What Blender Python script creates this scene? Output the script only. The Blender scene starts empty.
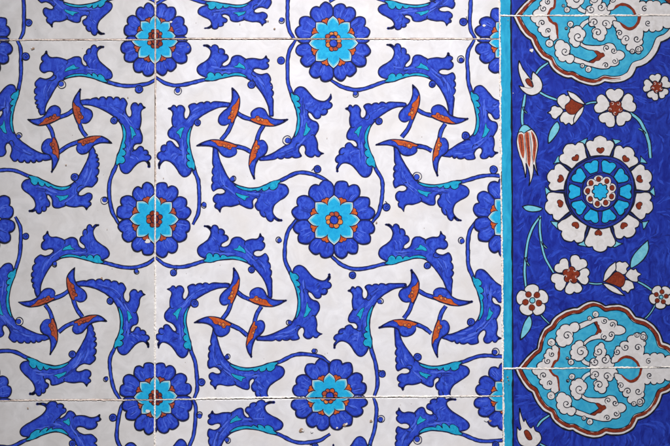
import bpy, math, random
import numpy as np
from mathutils import Vector, noise
from mathutils.geometry import delaunay_2d_cdt
random.seed(7)
C = bpy.context.scene.collection
PX = 0.001                                   # one photo pixel is one millimetre of wall
def world(x, y, z=0.0): return ((x-335)*PX, -z*PX, (223-y)*PX)

# ------------------------------------------------------------------ materials
def lin(c): return tuple(((v/255)/12.92 if v/255 <= .04045 else ((v/255+.055)/1.055)**2.4) for v in c)+(1,)
def material(name, c0, c1, scale=300, c2=None, rough=.32, coat=.25, bump=.05, stretch=(1,1,1), bscale=700, lo=.32, hi=.68, speck=None):
    m = bpy.data.materials.new(name); m.use_nodes = True
    nt = m.node_tree; N = nt.nodes; L = nt.links
    b = N['Principled BSDF']
    g = N.new('ShaderNodeNewGeometry')
    mp = N.new('ShaderNodeMapping'); mp.inputs['Scale'].default_value = stretch
    L.new(g.outputs['Position'], mp.inputs['Vector'])
    n = N.new('ShaderNodeTexNoise'); n.inputs['Scale'].default_value = scale; n.inputs['Detail'].default_value = 5
    n.inputs['Roughness'].default_value = .62; n.inputs['Distortion'].default_value = .9
    L.new(mp.outputs[0], n.inputs['Vector'])
    r = N.new('ShaderNodeValToRGB'); L.new(n.outputs['Fac'], r.inputs['Fac'])
    e = r.color_ramp.elements
    e[0].position = lo; e[0].color = lin(c0); e[1].position = hi; e[1].color = lin(c1)
    out = r.outputs['Color']
    if c2:                                    # slow drift of the pigment over the wall
        n2 = N.new('ShaderNodeTexNoise'); n2.inputs['Scale'].default_value = 26; n2.inputs['Detail'].default_value = 4
        L.new(g.outputs['Position'], n2.inputs['Vector'])
        r2 = N.new('ShaderNodeMapRange'); r2.inputs['From Min'].default_value = .42; r2.inputs['From Max'].default_value = .72
        r2.inputs['To Max'].default_value = .6
        L.new(n2.outputs['Fac'], r2.inputs['Value'])
        mx = N.new('ShaderNodeMix'); mx.data_type = 'RGBA'
        L.new(r2.outputs[0], mx.inputs['Factor']); L.new(out, mx.inputs['A']); mx.inputs['B'].default_value = lin(c2)
        out = mx.outputs['Result']
    if speck:                                 # rare pin-prick specks in the glaze
        v = N.new('ShaderNodeTexVoronoi'); v.inputs['Scale'].default_value = speck[1]
        L.new(g.outputs['Position'], v.inputs['Vector'])
        n3 = N.new('ShaderNodeTexNoise'); n3.inputs['Scale'].default_value = speck[1]*.37
        L.new(g.outputs['Position'], n3.inputs['Vector'])
        a = N.new('ShaderNodeMapRange'); a.inputs['From Min'].default_value = .10; a.inputs['From Max'].default_value = .05
        L.new(v.outputs['Distance'], a.inputs['Value'])
        d = N.new('ShaderNodeMapRange'); d.inputs['From Min'].default_value = .56; d.inputs['From Max'].default_value = .66
        d.inputs['To Max'].default_value = .75
        L.new(n3.outputs['Fac'], d.inputs['Value'])
        k = N.new('ShaderNodeMath'); k.operation = 'MULTIPLY'; L.new(a.outputs[0], k.inputs[0]); L.new(d.outputs[0], k.inputs[1])
        mx = N.new('ShaderNodeMix'); mx.data_type = 'RGBA'
        L.new(k.outputs[0], mx.inputs['Factor']); L.new(out, mx.inputs['A']); mx.inputs['B'].default_value = lin(speck[0])
        out = mx.outputs['Result']
    L.new(out, b.inputs['Base Color'])
    b.inputs['Roughness'].default_value = rough
    b.inputs['Coat Weight'].default_value = coat; b.inputs['Coat Roughness'].default_value = .08
    nb = N.new('ShaderNodeTexNoise'); nb.inputs['Scale'].default_value = bscale; nb.inputs['Detail'].default_value = 4
    L.new(g.outputs['Position'], nb.inputs['Vector'])
    bp = N.new('ShaderNodeBump'); bp.inputs['Strength'].default_value = bump; bp.inputs['Distance'].default_value = .001
    L.new(nb.outputs['Fac'], bp.inputs['Height']); L.new(bp.outputs[0], b.inputs['Normal'])
    return m
M = {
 'white':   material('white_glaze', (214,211,215), (233,231,236), 60, (219,212,208), bump=.04, bscale=160, speck=((120,96,80), 170)),
 'greyish': material('greyish_white_glaze', (199,196,197), (220,217,219), 60, (205,199,197), bump=.04, bscale=160, speck=((120,96,80), 150)),
 'cobalt':  material('cobalt_glaze', (24,46,166), (62,96,218), 250, (34,60,186), stretch=(1,1,.7), lo=.36, hi=.66),
 'deep':    material('deep_cobalt_glaze', (12,27,128), (40,70,190), 150, (20,38,150), stretch=(1,1,.55), lo=.36, hi=.68),
 'ring':    material('wheel_cobalt_glaze', (20,34,126), (40,62,164), 300),
 'light':   material('thin_cobalt_glaze', (64,94,212), (88,116,226), 300),
 'pool':    material('pooled_cobalt_glaze', (18,34,136), (36,60,176), 300),
 'deep_light': material('light_brushed_cobalt_glaze', (32,58,176), (48,80,196), 220),
 'deep_dark': material('dark_brushed_cobalt_glaze', (14,26,118), (28,46,150), 220),
 'amber':   material('amber_bole', (196,104,40), (226,146,74), 420, bump=.16),
 'outline': material('outline_pigment', (12,13,44), (26,28,78), 500),
 'black':   material('black_outline_pigment', (8,10,28), (18,22,46), 500),
 'turq':    material('turquoise_glaze', (16,150,206), (42,184,228), 260, (24,164,216)),
 'teal':    material('teal_glaze', (6,134,184), (34,176,210), 300),
 'band':    material('band_turquoise_glaze', (14,138,184), (48,176,214), 120, (24,152,196), stretch=(1.6,1,.5), speck=((150,150,96), 420)),
 'medal':   material('medallion_turquoise_glaze', (34,146,190), (74,182,214), 120, (46,160,202)),
 'pale':    material('pale_turquoise_glaze', (96,176,202), (128,202,220), 240),
 'orange':  material('orange_bole', (170,60,22), (214,106,44), 420, bump=.16),
 'brick':   material('brick_red_bole', (142,52,30), (190,92,60), 420, bump=.16),
 'brown':   material('dark_red_bole', (104,30,12), (146,56,28), 360, bump=.16),
 'cream':   material('cream_glaze', (204,199,198), (224,220,222), 180),
 'clay':    material('bare_clay', (120,88,66), (192,164,138), 500, rough=.9, coat=0, bump=.5),
 'grout':   material('white_grout', (206,192,180), (246,240,234), 420, (222,204,196), rough=.95, coat=0, bump=.35, bscale=900, lo=.25, hi=.5),
 'dirty':   material('stained_grout', (176,152,140), (232,218,208), 300, (206,176,164), rough=.95, coat=0, bump=.35, bscale=900, lo=.3, hi=.55),
 'mortar':  material('brown_mortar', (110,84,74), (168,140,126), 600, rough=.95, coat=0, bump=.6),
}
# ------------------------------------------------------------------ curves
def smooth(pts, closed=True, step=.7):
    """Catmull-Rom through the points; a third value marks a sharp corner."""
    n = len(pts); P = [np.array(p[:2], float) for p in pts]; K = [len(p) > 2 for p in pts]
    out = []
    for i in range(n if closed else n-1):
        a, b = P[i], P[(i+1) % n]
        p0 = P[i-1] if (closed or i > 0) and not K[i] else 2*a-b
        j = (i+2) % n
        p3 = P[j] if (closed or i+2 < n) and not K[(i+1) % n] else 2*b-a
        d = np.linalg.norm(b-a); k = max(1, int(math.ceil(d/step)))
        m1 = (b-p0)*.5; m2 = (p3-a)*.5
        for m in (m1, m2):                    # keep short spans from overshooting
            l = np.linalg.norm(m)
            if l > d*1.2 and l > 0: m *= d*1.2/l
        for q in range(k):
            t = q/k
            out.append((2*t**3-3*t*t+1)*a+(t**3-2*t*t+t)*m1+(-2*t**3+3*t*t)*b+(t**3-t*t)*m2)
    if not closed: out.append(P[-1])
    return np.array(out)
def hand(pts, amp=.16, sc=.16, seed=0.0):     # the slight wobble of a brush
    q = []
    for x, y in pts:
        v = noise.noise_vector(Vector((x*sc, y*sc, seed)))
        q.append((x+v.x*amp, y+v.y*amp))
    return np.array(q)
def tps(src, dst, lam=2.0):
    s = np.array(src, float); d = np.array(dst, float); n = len(s)
    def U(r2): return np.where(r2 > 1e-9, r2*np.log(np.maximum(r2, 1e-9)), 0)
    Kx = U(((s[:, None]-s[None])**2).sum(-1))+lam*np.eye(n)*n
    Pm = np.hstack([np.ones((n, 1)), s]); A = np.zeros((n+3, n+3))
    A[:n, :n] = Kx; A[:n, n:] = Pm; A[n:, :n] = Pm.T
    w = np.linalg.solve(A, np.vstack([d, np.zeros((3, 2))]))
    def f(p):
        p = np.atleast_2d(np.array(p, float))
        k = U(((p[:, None]-s[None])**2).sum(-1))
        return k@w[:n]+np.hstack([np.ones((len(p), 1)), p])@w[n:]
    return f
def inside(poly, p, gap=1.3):
    d = poly-np.array(p)
    if (d**2).sum(1).min() < gap*gap: return False
    a, b = d, np.roll(d, -1, 0)
    m = (a[:, 1] > 0) != (b[:, 1] > 0)
    x = a[m, 0]+(b[m, 0]-a[m, 0])*(-a[m, 1])/(b[m, 1]-a[m, 1])
    return int((x > 0).sum()) % 2 == 1
def warp(f, pts):
    q = f([p[:2] for p in pts])
    return [tuple(v)+((1,) if len(p) > 2 else ()) for v, p in zip(q, pts)]

# ------------------------------------------------------------------ painted pieces
def clip_poly(poly, quad):
    out = poly
    for i in range(4):
        ax, ay = quad[i]; bx, by = quad[(i+1) % 4]
        ex, ey = bx-ax, by-ay
        inp, out = out, []
        if not inp: return []
        for j in range(len(inp)):
            p, q = inp[j-1], inp[j]
            sp = ex*(p[1]-ay)-ey*(p[0]-ax); sq = ex*(q[1]-ay)-ey*(q[0]-ax)
            if (sp >= 0) != (sq >= 0):
                t = sp/(sp-sq); out.append((p[0]+(q[0]-p[0])*t, p[1]+(q[1]-p[1])*t))
            if sq >= 0: out.append(q)
    return out
FRAME = (-45, -45, 715, 491)
class Paint:
    """One painted piece: flat layers of pigment, each a hair above the last."""
    def __init__(s, name, z=.1, label=None): s.name = name; s.z = z; s.polys = []; s.kids = []; s.label = label
    def child(s, name, dz=0, label=None): k = Paint(name, s.z+dz, label); s.kids.append(k); return k
    def up(s, dz=.015): s.z += dz
    def fill(s, pts, mat):
        pts = [Vector((float(p[0]), float(p[1]))) for p in pts]
        n = len(pts)
        r = delaunay_2d_cdt(pts, [(i, (i+1) % n) for i in range(n)], [], 1, 1e-4)
        for f in r[2]: s.polys.append(([tuple(r[0][i]) for i in f], s.z, mat))
        s.up()
    def line(s, pts, w, mat, closed=False, taper=(1, 1), vary=.25):
        P = np.array(pts, float); n = len(P)
        if n < 2: return
        if closed: T = np.roll(P, -1, 0)-np.roll(P, 1, 0)
        else:
            T = np.gradient(P, axis=0)
        ln = np.linalg.norm(T, axis=1, keepdims=True); ln[ln < 1e-9] = 1; T = T/ln
        Nn = np.stack([-T[:, 1], T[:, 0]], 1)
        W = []
        for i in range(n):
            t = i/(n-1); k = 1+vary*noise.noise(Vector((P[i, 0]*.22, P[i, 1]*.22, 3.3)))*1.6
            if not closed:
                k *= min(1, taper[0]+(1-taper[0])*t*5) * min(1, taper[1]+(1-taper[1])*(1-t)*5)
            W.append(max(.12, w*k*.5))
        W = np.array(W)[:, None]; A = P+Nn*W; B = P-Nn*W
        for i in range(n if closed else n-1):
            j = (i+1) % n
            s.polys.append(([tuple(A[i]), tuple(A[j]), tuple(B[j]), tuple(B[i])], s.z, mat))
        s.up()
        return A, B
    def stroke(s, pts, w, mat, omat='outline', ow=1.0, taper=(1, 1)):   # a filled stroke with an outline each side
        A, B = s.line(pts, w, mat, taper=taper, vary=.1)
        s.line(A, ow, omat); s.line(B, ow, omat)
    def dot(s, x, y, r, mat, omat=None, ow=1.0, ry=None, lobes=0, depth=.12, rot=0):
        k = max(14, int(r*8)); ry = ry or r
        c = []
        for i in range(k):
            a = i/k*2*math.pi
            q = 1+(depth*abs(math.cos((a-rot)*lobes/2))-depth*.5 if lobes else 0)+.05*noise.noise(Vector((x+math.cos(a), y+math.sin(a), 1.7)))*2
            c.append((x+r*q*math.cos(a), y+ry*q*math.sin(a)))
        s.fill(c, mat)
        if omat: s.line(c, ow, omat, closed=True)
    def curl(s, x, y, r, rot=0, mat='black', w=.8, turns=1.15, hand_=1):
        q = []
        for i in range(22):
            t = i/21; a = rot+hand_*t*turns*2*math.pi
            q.append((x+r*(1-t*.8)*math.cos(a), y+r*(1-t*.8)*math.sin(a)))
        s.line(q, w, mat, taper=(.5, .8)); s.dot(q[-1][0], q[-1][1], w*.8, mat)
    def shape(s, pts, mat, omat='outline', ow=1.05, closed=True, amp=.14, step=.7, scallop=0, period=6.0):
        c = hand(smooth(pts, True, step), amp, .2, s.z)
        if scallop:
            T = np.roll(c, -1, 0)-np.roll(c, 1, 0); l = np.linalg.norm(np.roll(c, -1, 0)-c, axis=1); S = np.concatenate([[0], np.cumsum(l)[:-1]]); k = max(3, round(l.sum()/period))
            T /= np.maximum(np.linalg.norm(T, axis=1, keepdims=True), 1e-6); o = np.stack([T[:, 1], -T[:, 0]], 1)
            if np.sum(c[:, 0]*np.roll(c[:, 1], -1)-np.roll(c[:, 0], -1)*c[:, 1]) < 0: o = -o
            w = S/l.sum()*k+.25*np.sin(S*.31)
            c = c+o*(np.abs(np.sin(w*math.pi))-.55)[:, None]*scallop
        s.fill(c, mat)
        if mat == 'cobalt': s.pool(c)
        if omat: s.line(c, ow, omat, closed=True)
        return c
    def pool(s, c, w=1.3, d=.85, mat='pool'):
        c = np.array(c); T = np.roll(c, -1, 0)-np.roll(c, 1, 0); T /= np.maximum(np.linalg.norm(T, axis=1, keepdims=True), 1e-6)
        o = np.stack([-T[:, 1], T[:, 0]], 1)
        if np.sum(c[:, 0]*np.roll(c[:, 1], -1)-np.roll(c[:, 0], -1)*c[:, 1]) < 0: o = -o
        s.line(c+o*d, w, mat, closed=True, vary=.75)
    # -- into the scene, cut to the outline of its tile
    def build(s, parent, quad):
        xs = [p[0] for f, z, m in s.polys for p in f]; ys = [p[1] for f, z, m in s.polys for p in f]
        if not xs: return None
        if max(xs) < FRAME[0] or min(xs) > FRAME[2] or max(ys) < FRAME[1] or min(ys) > FRAME[3]: return None
        allin = all((quad[(i+1) % 4][0]-quad[i][0])*(y-quad[i][1])-(quad[(i+1) % 4][1]-quad[i][1])*(x-quad[i][0]) >= 0
                    for i in range(4) for x in (min(xs), max(xs)) for y in (min(ys), max(ys)))
        V, F, MI, mats = [], [], [], []
        for f, z, m in s.polys:
            a = sum(f[i-1][0]*f[i][1]-f[i][0]*f[i-1][1] for i in range(len(f)))
            if a < 0: f = f[::-1]
            if not allin: f = clip_poly(f, quad)
            if len(f) < 3: continue
            b = len(V); V += [world(x, y, z*.4) for x, y in f]
            F.append(list(range(b, b+len(f)))[::-1])      # photo y runs down: flip to face the viewer
            if m not in mats: mats.append(m)
            MI.append(mats.index(m))
        if not F: return None
        o = mesh_object(s.name, V, F, [M[m] for m in mats], MI, parent, s.label)
        for k in s.kids: k.build(o, quad)
        return o
ORIG = {}
def mesh_object(name, V, F, mats, MI, parent=None, label=None, origin=None, flat=True):
    A = np.array(V); c = (A.min(0)+A.max(0))/2 if origin is None else np.array(origin)
    me = bpy.data.meshes.new(name); me.from_pydata([tuple(v) for v in (A-c)], [], F)
    for m in mats: me.materials.append(m)
    me.polygons.foreach_set('material_index', MI)
    if not flat: me.polygons.foreach_set('use_smooth', [True]*len(F))
    me.update()
    o = bpy.data.objects.new(name, me); C.objects.link(o)
    ORIG[o.name] = c
    if parent: o.parent = parent; o.location = tuple(c-ORIG[parent.name])
    else: o.location = tuple(c)
    if label: o['label'] = label
    return o

# ------------------------------------------------------------------ the curling split leaf
AN = ['S','W','K','Q','T1','H1','M','T2','H2','O','E','D','J']
def photo(ox, oy, s, pts): return {k: (ox+x/s, oy+y/s) for k, (x, y) in zip(AN, pts)}
MASTER = photo(152, 216, 5, [(32,218),(130,256),(107,283),(228,170),(268,52),(345,150),(430,106),(540,96),(510,190),(592,255),(592,393),(498,268),(370,217)])
def P5(pts): return [(152+p[0]/5, 216+p[1]/5)+tuple(p[2:]) for p in pts]
LEAF_A = [(268,214),(240,200),(228,180),(230,160),(243,145),(262,132),(280,117),(291,98),(294,80),(288,67),(276,57),(259,50,1),(280,48),(297,58),(302,50),(314,45),(327,51),(334,65,1),(347,65),(359,73),(362,86),(357,93,1),(372,96),(381,108),(378,121),(364,130),(350,138),(345,150,1),(356,155),(369,153),(383,146),(392,134),(397,120),(405,111),(420,105),(440,107),(454,116),(467,126,1),(480,120),(500,115),(518,116),(529,112),(536,102),(541,86,1),(548,101),(558,108),(558,119),(551,127,1),(562,137),(564,152),(557,165),(545,173),(531,172),(517,175),(508,184),(510,195,1),(524,203),(542,202),(556,193),(566,187)]
BEND = [(577,198),(583,214),(580,228,1),(590,240),(593,255),(589,264,1),(598,276),(597,292),(592,302,1),(599,318),(600,342),(600,372),(600,392),(598,408)]
BENDS = [(578,190),(590,197),(592,208),(586,216,1),(598,222),(601,236),(594,246,1),(605,254),(607,270),(599,280,1),(609,290),(609,306),(601,316,1),(609,326),(608,344),(603,356,1),(606,372),(604,392),(600,408)]
LEAF_B = [(582,408),(580,388),(577,366),(571,346),(561,324),(547,302),(530,280),(510,260),(490,245),(470,233),(445,224),(410,217),(370,218),(330,223),(300,230)]
TURQ = [(258,226),(270,212),(271,196),(285,184),(300,191),(306,205,1),(309,192),(322,186),(335,194),(341,207,1),(347,196),(362,194),(376,203,1),(400,200),(435,204),(462,216),(478,231),(440,222),(405,215),(365,217),(325,223),(292,232)]
ACC = [(406,166),(426,160),(436,146),(448,155),(463,168),(468,186),(446,178),(428,174)]
VEINS = [[(300,170),(330,178),(380,178),(430,188)],[(470,150),(500,190),(545,225),(572,280)],[(300,110),(318,130),(322,165)],[(520,220),(555,260),(575,320)]]
def split_leaf(dst, bend=BEND, seed=0, bud=0, dark='outline', label=None):
    keys = [k for k in AN if k in dst]
    f = tps([MASTER[k] for k in keys], [dst[k] for k in keys])
    L = Paint('leaf', .10+.002*(seed % 9), label)
    st = L.child('stem', 0)
    stem = smooth(warp(f, P5([(12,203),(34,220),(60,240),(95,252),(130,256),(170,252),(210,241),(250,228),(285,222)])), False)
    st.stroke(stem, 3.3, 'cobalt', dark, 1.0, taper=(.6, 1))
    L.z += .06
    out = hand(smooth(warp(f, P5(LEAF_A+bend+LEAF_B))), .18, .2, seed)
    L.fill(out, 'cobalt'); L.pool(out); L.line(out, 1.1, dark, closed=True)
    for v in VEINS: L.line(smooth(warp(f, P5(v)), False), .55, 'ring', taper=(.2, .2))
    for v in ([(346,148),(337,157),(338,170),(352,177),(366,172)], [(510,193),(502,202),(505,216),(520,221),(534,214)], [(334,66),(330,78),(336,90)], [(467,126),(462,136),(466,148)]):
        L.line(smooth(warp(f, P5(v)), False), .8, dark, taper=(1, .2))
    rl = random.Random(seed+11)
    for _ in range(22):                         # loose brush streaks following the leaf
        i = rl.choice((0,0,1,1,2,3)); v = VEINS[i]; dx, dy = rl.uniform(-26,26), rl.uniform(-22,18)
        t0 = rl.uniform(0, .5); n_ = len(v)-1
        q = [(np.interp(t*n_, range(n_+1), [p[0] for p in v])+dx, np.interp(t*n_, range(n_+1), [p[1] for p in v])+dy) for t in (t0, t0+.2, t0+.4)]
        q = smooth(warp(f, P5(q)), False)
        if not all(inside(out, p) for p in q): continue
        L.line(q, rl.uniform(.7,1.5), rl.choice(('light','light','ring')), taper=(.2, .2)); L.z -= .010
    L.z += .02
    # turquoise foot and fleck
    c = hand(smooth(warp(f, P5(TURQ))), .12, .3, seed); L.fill(c, 'teal'); L.line(c, .8, dark, closed=True)
    c = hand(smooth(warp(f, P5(ACC))), .12, .3, seed); L.fill(c, 'teal'); L.line(c, .5, dark, closed=True)
    # two curled buds
    for i, (k, r) in enumerate((('K', 4.1), ('D', 4.2))):
        x, y = dst[k]; b = L.child('bud', -.07 if i == 0 else .02)
        r *= random.uniform(.85, 1.05); a = random.uniform(0, 6.28)
        tgt = np.array(dst['W' if i == 0 else 'J']) if i == 0 else np.array(dst['H2'])
        d = tgt-np.array((x, y)); d /= max(np.linalg.norm(d), 1e-6); ang = math.atan2(d[1], d[0])
        kind = (seed*5+i*3+bud) % 7
        if kind == 0:      # ring with a blue seed
            b.dot(x, y, r, 'cream', dark, .9); b.dot(x+d[0]*r*.22, y+d[1]*r*.22, r*.66, 'cobalt', dark, .6)
        elif kind in (2, 5):   # open curl
            b.curl(x, y, r, ang+.3, dark, 1.0, 1.0, 1 if seed % 2 else -1); b.dot(x+d[0]*r*.3, y+d[1]*r*.3, r*.55, 'cobalt', dark, .6)
        else:              # full blue bud with a curl
            b.dot(x, y, r*.9, 'cobalt', dark, 1.0); b.curl(x, y, r*.6, ang, dark, .6)
            if kind in (3, 6): b.line([(x+d[0]*r*.7-d[1]*r*.5, y+d[1]*r*.7+d[0]*r*.5), (x+d[0]*r*1.5, y+d[1]*r*1.5)], .9, dark)
    return L

# ------------------------------------------------------------------ pinwheel of four hooked petals
def P5h(pts): return [(185+p[0]/5, 315+p[1]/5)+tuple(p[2:]) for p in pts]
HM = [(185+50/5, 315+38/5), (185+235/5, 315+50/5), (185+195/5, 315+105/5)]
HOOK = [(232,66,1),(233,82),(221,98),(196,107),(171,101),(155,84),(146,66),(132,54),(110,45),(82,41),(44,40,1),(68,27),(90,18),(120,12),(160,16),(200,28),(240,46,1)]
ORA = [(112,14),(138,14),(168,20),(205,33),(236,50),(226,56),(212,56),(207,66),(194,66),(186,57),(176,56),(168,50),(148,46),(134,28)]
def affine(src, dst):
    A = np.hstack([np.array(src), np.ones((3, 1))]); X = np.linalg.solve(A, np.array(dst))
    return lambda p: np.hstack([np.array(p, float), np.ones((len(p), 1))])@X
def pinwheel(hooks, hot='orange', dark='outline', seed=0):
    W = Paint('pinwheel', .45)
    for i, (p, r, g, z) in enumerate(hooks):
        d = np.array(z)-np.array(r); nrm = np.array((-d[1], d[0]))
        side = 1 if np.dot(nrm, np.array(g)-np.array(r)) < 0 else -1
        mid = (np.array(r)+np.array(z))/2+nrm*.05*side
        u = np.array(g)-np.array(r); u = u/np.linalg.norm(u); r = np.array(r)+nrm/np.linalg.norm(nrm)*side*-1.3*1.0; r0 = r-d*.22
        W.stroke(smooth([tuple(r0), tuple(mid), tuple(np.array(z)+d*.08)], False), 3.6, 'cobalt', dark, 1.0)
    for i, (p, r, g, z) in enumerate(hooks):
        f = affine(HM, [p, r, g]); H = W.child('hook', .06+.012*i)
        c = hand(smooth(warp(f, P5h(HOOK)), False), .15, .25, seed+i); H.fill(c, 'cobalt'); H.pool(c, 1.1, .8); H.line(c, 1.1, dark, taper=(.6, .6))
        c = hand(smooth(warp(f, P5h(ORA))), .25, .4, seed+i); H.fill(c, hot); H.line(c, .6, dark, closed=True)
        q = warp(f, P5h([(196,50),(176,46)]))
        for n_, (x, y) in enumerate(q): H.dot(x, y, 1.7-.3*n_, 'amber' if hot == 'orange' and (seed+i+n_) % 3 else hot, dark, .5)
        H.line(smooth(warp(f, P5h([(150,30),(168,36),(182,44)])), False), .8, 'brick' if hot == 'orange' else 'brown', taper=(.2, .2))
    return W

# ------------------------------------------------------------------ rosette
def polar(cx, cy, rx, ry, pts, rot):
    o = []
    for p in pts:
        a = math.radians(p[1])+rot
        o.append((cx+rx*p[0]*math.cos(a), cy-ry*p[0]*math.sin(a))+tuple(p[2:]))
    return o
def rosette(cx, cy, rx, ry=None, rot=0, star=.62, hot='orange', core='orange', dark='outline', seed=0, n=8):
    ry = ry or rx; R = Paint('rosette', .85)
    rnd = random.Random(seed*31+5)
    R.dot(cx, cy, rx*.66, 'cobalt', None, ry=ry*.66)
    rot = math.radians(rot)
    for i in range(n):
        a = rot+math.radians(22.5+45*i)
        j = lambda: rnd.uniform(-.02, .02)
        s = 1+rnd.uniform(-.035, .035)
        R.shape(polar(cx, cy, rx*s, ry*s, [(.46,-19),(.64,-22.4),(.80+j(),-22.5),(.93+j(),-18.2),(1.0+j(),-11),(.98,-4.5),(.905+j(),0,1),(.98,4.5),(1.0+j(),11),(.93+j(),18.2),(.80+j(),22.5),(.64,22.4),(.46,19)], a), 'cobalt', dark, 1.2)
        for q in range(5):
            b = rnd.uniform(-16, 16); r0 = rnd.uniform(.56, .7); r1 = rnd.uniform(.76, .9)
            R.line(smooth(polar(cx, cy, rx, ry, [(r0,b),((r0+r1)/2,b+rnd.uniform(-2,2)),(r1,b*1.05)], a), False), rnd.uniform(.5,.9), rnd.choice(('light','light','ring')), taper=(.2,.2))
    e = star/.62
    for i in range(n):
        a = rot+math.radians(22.5+45*i)
        R.shape(polar(cx, cy, rx*e, ry*e, [(.36,0),(.46,-14),(.56,-11),(.60,-4),(.575,0),(.60,4),(.56,11),(.46,14)], a), hot, dark, .8, amp=.3)
    S = R.child('star', .02)
    def starpts(k, v):
        o = []
        for i in range(n):
            b = 45*i
            o += [(v,b-22.5,1),(v+.08*k,b-19),(.535*k,b-13.5),(.585*k,b-7),(.64*k,b,1),(.585*k,b+7),(.535*k,b+13.5),(v+.08*k,b+19)]
        return o
    S.shape(polar(cx, cy, rx*e, ry*e, starpts(1, .39), rot), 'white', dark, 1.0, amp=.2)
    S.shape(polar(cx, cy, rx*e, ry*e, starpts(.94, .38), rot), 'pale', None, amp=.3); S.shape(polar(cx, cy, rx*e, ry*e, starpts(.86, .37), rot), 'turq', None, amp=.3)
    K = R.child('centre', .07)
    q = rx*.215*e
    K.dot(cx, cy, q*.7, core, None, ry=q*.7*ry/rx)
    for i in range(8):
        a = rot+math.radians(45*i+22+rnd.uniform(-5, 5)); t = q*rnd.uniform(.62, .72)
        K.dot(cx+t*math.cos(a), cy-t*math.sin(a)*ry/rx, q*rnd.uniform(.27, .34), rnd.choice(('orange','amber','amber','brick') if core == 'orange' else ('brown','brick','brown')), dark, .8)
    K.dot(cx, cy, q*.46, 'cobalt' if core == 'orange' else 'brown', dark, 1.1)
    return R

# ================================================================== tracings, read off the photograph
def ph(ox, oy, s): return lambda pts: photo(ox, oy, s, pts)
def hk(ox, oy, s, rows): return [[(ox+a/s, oy+b/s) for a, b in r] for r in rows]
s3 = 669/195; sl = 670/155
A_LEAVES = [
 ph(152,36,5)([(28,212),(120,247),(130,275),(226,165),(265,48),(350,148),(430,97),(568,106),(508,172),(602,260),(598,385),(498,243),(380,205)]),
 ph(322,36,5)([(60,230),(170,270),(165,292),(282,175),(332,45),(415,152),(480,95),(630,92),(588,180),(666,250),(645,390),(552,240),(430,203)]),
 ph(152,216,5)([(32,218),(130,256),(107,283),(228,170),(268,52),(345,150),(430,106),(540,96),(510,190),(592,255),(592,393),(498,268),(370,217)]),
 ph(322,216,5)([(60,212),(165,265),(153,296),(284,180),(325,45),(408,160),(478,104),(593,86),(572,178),(655,262),(638,392),(527,248),(430,220)]),
 ph(190,140,5)([(712,234),(575,163),(637,145),(494,255),(452,400),(335,293),(300,342),(150,352),(172,255),(112,185),(125,28),(215,190),(340,238)]),
 ph(370,140,5)([(715,205),(590,177),(618,148),(496,262),(448,400),(350,275),(310,325),(168,348),(180,240),(120,165),(130,38),(237,182),(345,222)]),
 ph(185,315,5)([(705,227),(580,195),(650,178),(498,288),(440,425),(345,322),(305,372),(152,362),(175,282),(120,190),(150,70),(212,205),(350,262)]),
 ph(370,315,5)([(720,225),(580,203),(628,185),(497,285),(425,425),(345,318),(300,358),(165,368),(195,278),(130,215),(132,75),(238,210),(345,255)]),
 ph(150,92,s3)([(155,438),(168,330),(187,390),(120,292),(32,258),(98,190),(62,140),(68,58),(125,90),(180,36),(265,42),(163,105),(140,200)]),
 ph(320,92,s3)([(185,438),(215,330),(228,395),(158,293),(60,268),(126,188),(92,148),(93,58),(148,88),(195,38),(285,42),(202,100),(165,180)]),
 ph(150,272,s3)([(155,425),(158,330),(177,378),(112,295),(30,257),(88,205),(50,148),(65,60),(120,92),(175,40),(262,45),(153,108),(128,195)]),
 ph(320,272,s3)([(190,415),(193,330),(213,350),(140,290),(50,257),(125,195),(98,158),(102,65),(155,90),(195,42),(285,45),(208,102),(170,190)]),
 ph(265,40,s3)([(98,12),(78,110),(55,70),(122,160),(225,190),(150,248),(183,300),(195,388),(128,362),(72,404),(-9,408),(76,344),(108,245)]),
 ph(265,220,s3)([(98,12),(68,110),(48,66),(118,155),(220,190),(150,246),(187,300),(190,390),(125,370),(65,412),(-18,408),(82,350),(108,245)]),
 ph(420,40,s3)([(178,15),(165,110),(140,66),(205,155),(305,190),(235,250),(265,300),(262,386),(205,372),(130,405),(80,392),(157,328),(190,245)]),
 ph(420,220,s3)([(185,15),(165,120),(143,68),(208,168),(312,212),(250,265),(275,310),(273,405),(218,380),(140,424),(80,400),(175,350),(203,268)]),
]
A_PINS = [
 hk(150,92,s3,[[(283,-12),(283,105),(236,98),(247,160)],[(470,95),(345,95),(372,55),(298,70)],[(357,295),(365,165),(402,190),(388,118)],[(163,183),(298,185),(272,222),(345,205)]]),
 hk(320,92,s3,[[(319,-23),(317,95),(272,85),(283,150)],[(505,92),(382,82),(405,45),(335,60)],[(402,285),(408,155),(440,185),(428,112)],[(195,180),(335,183),(303,217),(380,200)]]),
 hk(150,272,s3,[[(288,-12),(280,108),(240,95),(250,158)],[(465,98),(340,95),(368,55),(300,68)],[(347,290),(357,170),(393,185),(380,122)],[(155,172),(278,180),(245,220),(330,215)]]),
 hk(320,272,s3,[[(314,-6),(318,105),(272,80),(290,155)],[(520,102),(388,88),(415,55),(335,60)],[(402,290),(407,165),(443,190),(430,120)],[(205,190),(332,178),(300,220),(378,208)]]),
]
def rel(q, ds): return (q[0]+ds[0], q[1]+ds[1])
def mixed(base, over): d = dict(base); d.update(over); return d
def c2(ox, oy, s, x, y): return (ox+x/s, oy+y/s)
def pa(x, y): return c2(10, 36, sl, x, y)
def pb(x, y): return c2(10, 120, sl, x, y)
def pc(x, y): return c2(10, 215, sl, x, y)
def pd(x, y): return c2(10, 300, sl, x, y)
qb = pb(50, 285); qd = pd(43, 290)
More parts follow.
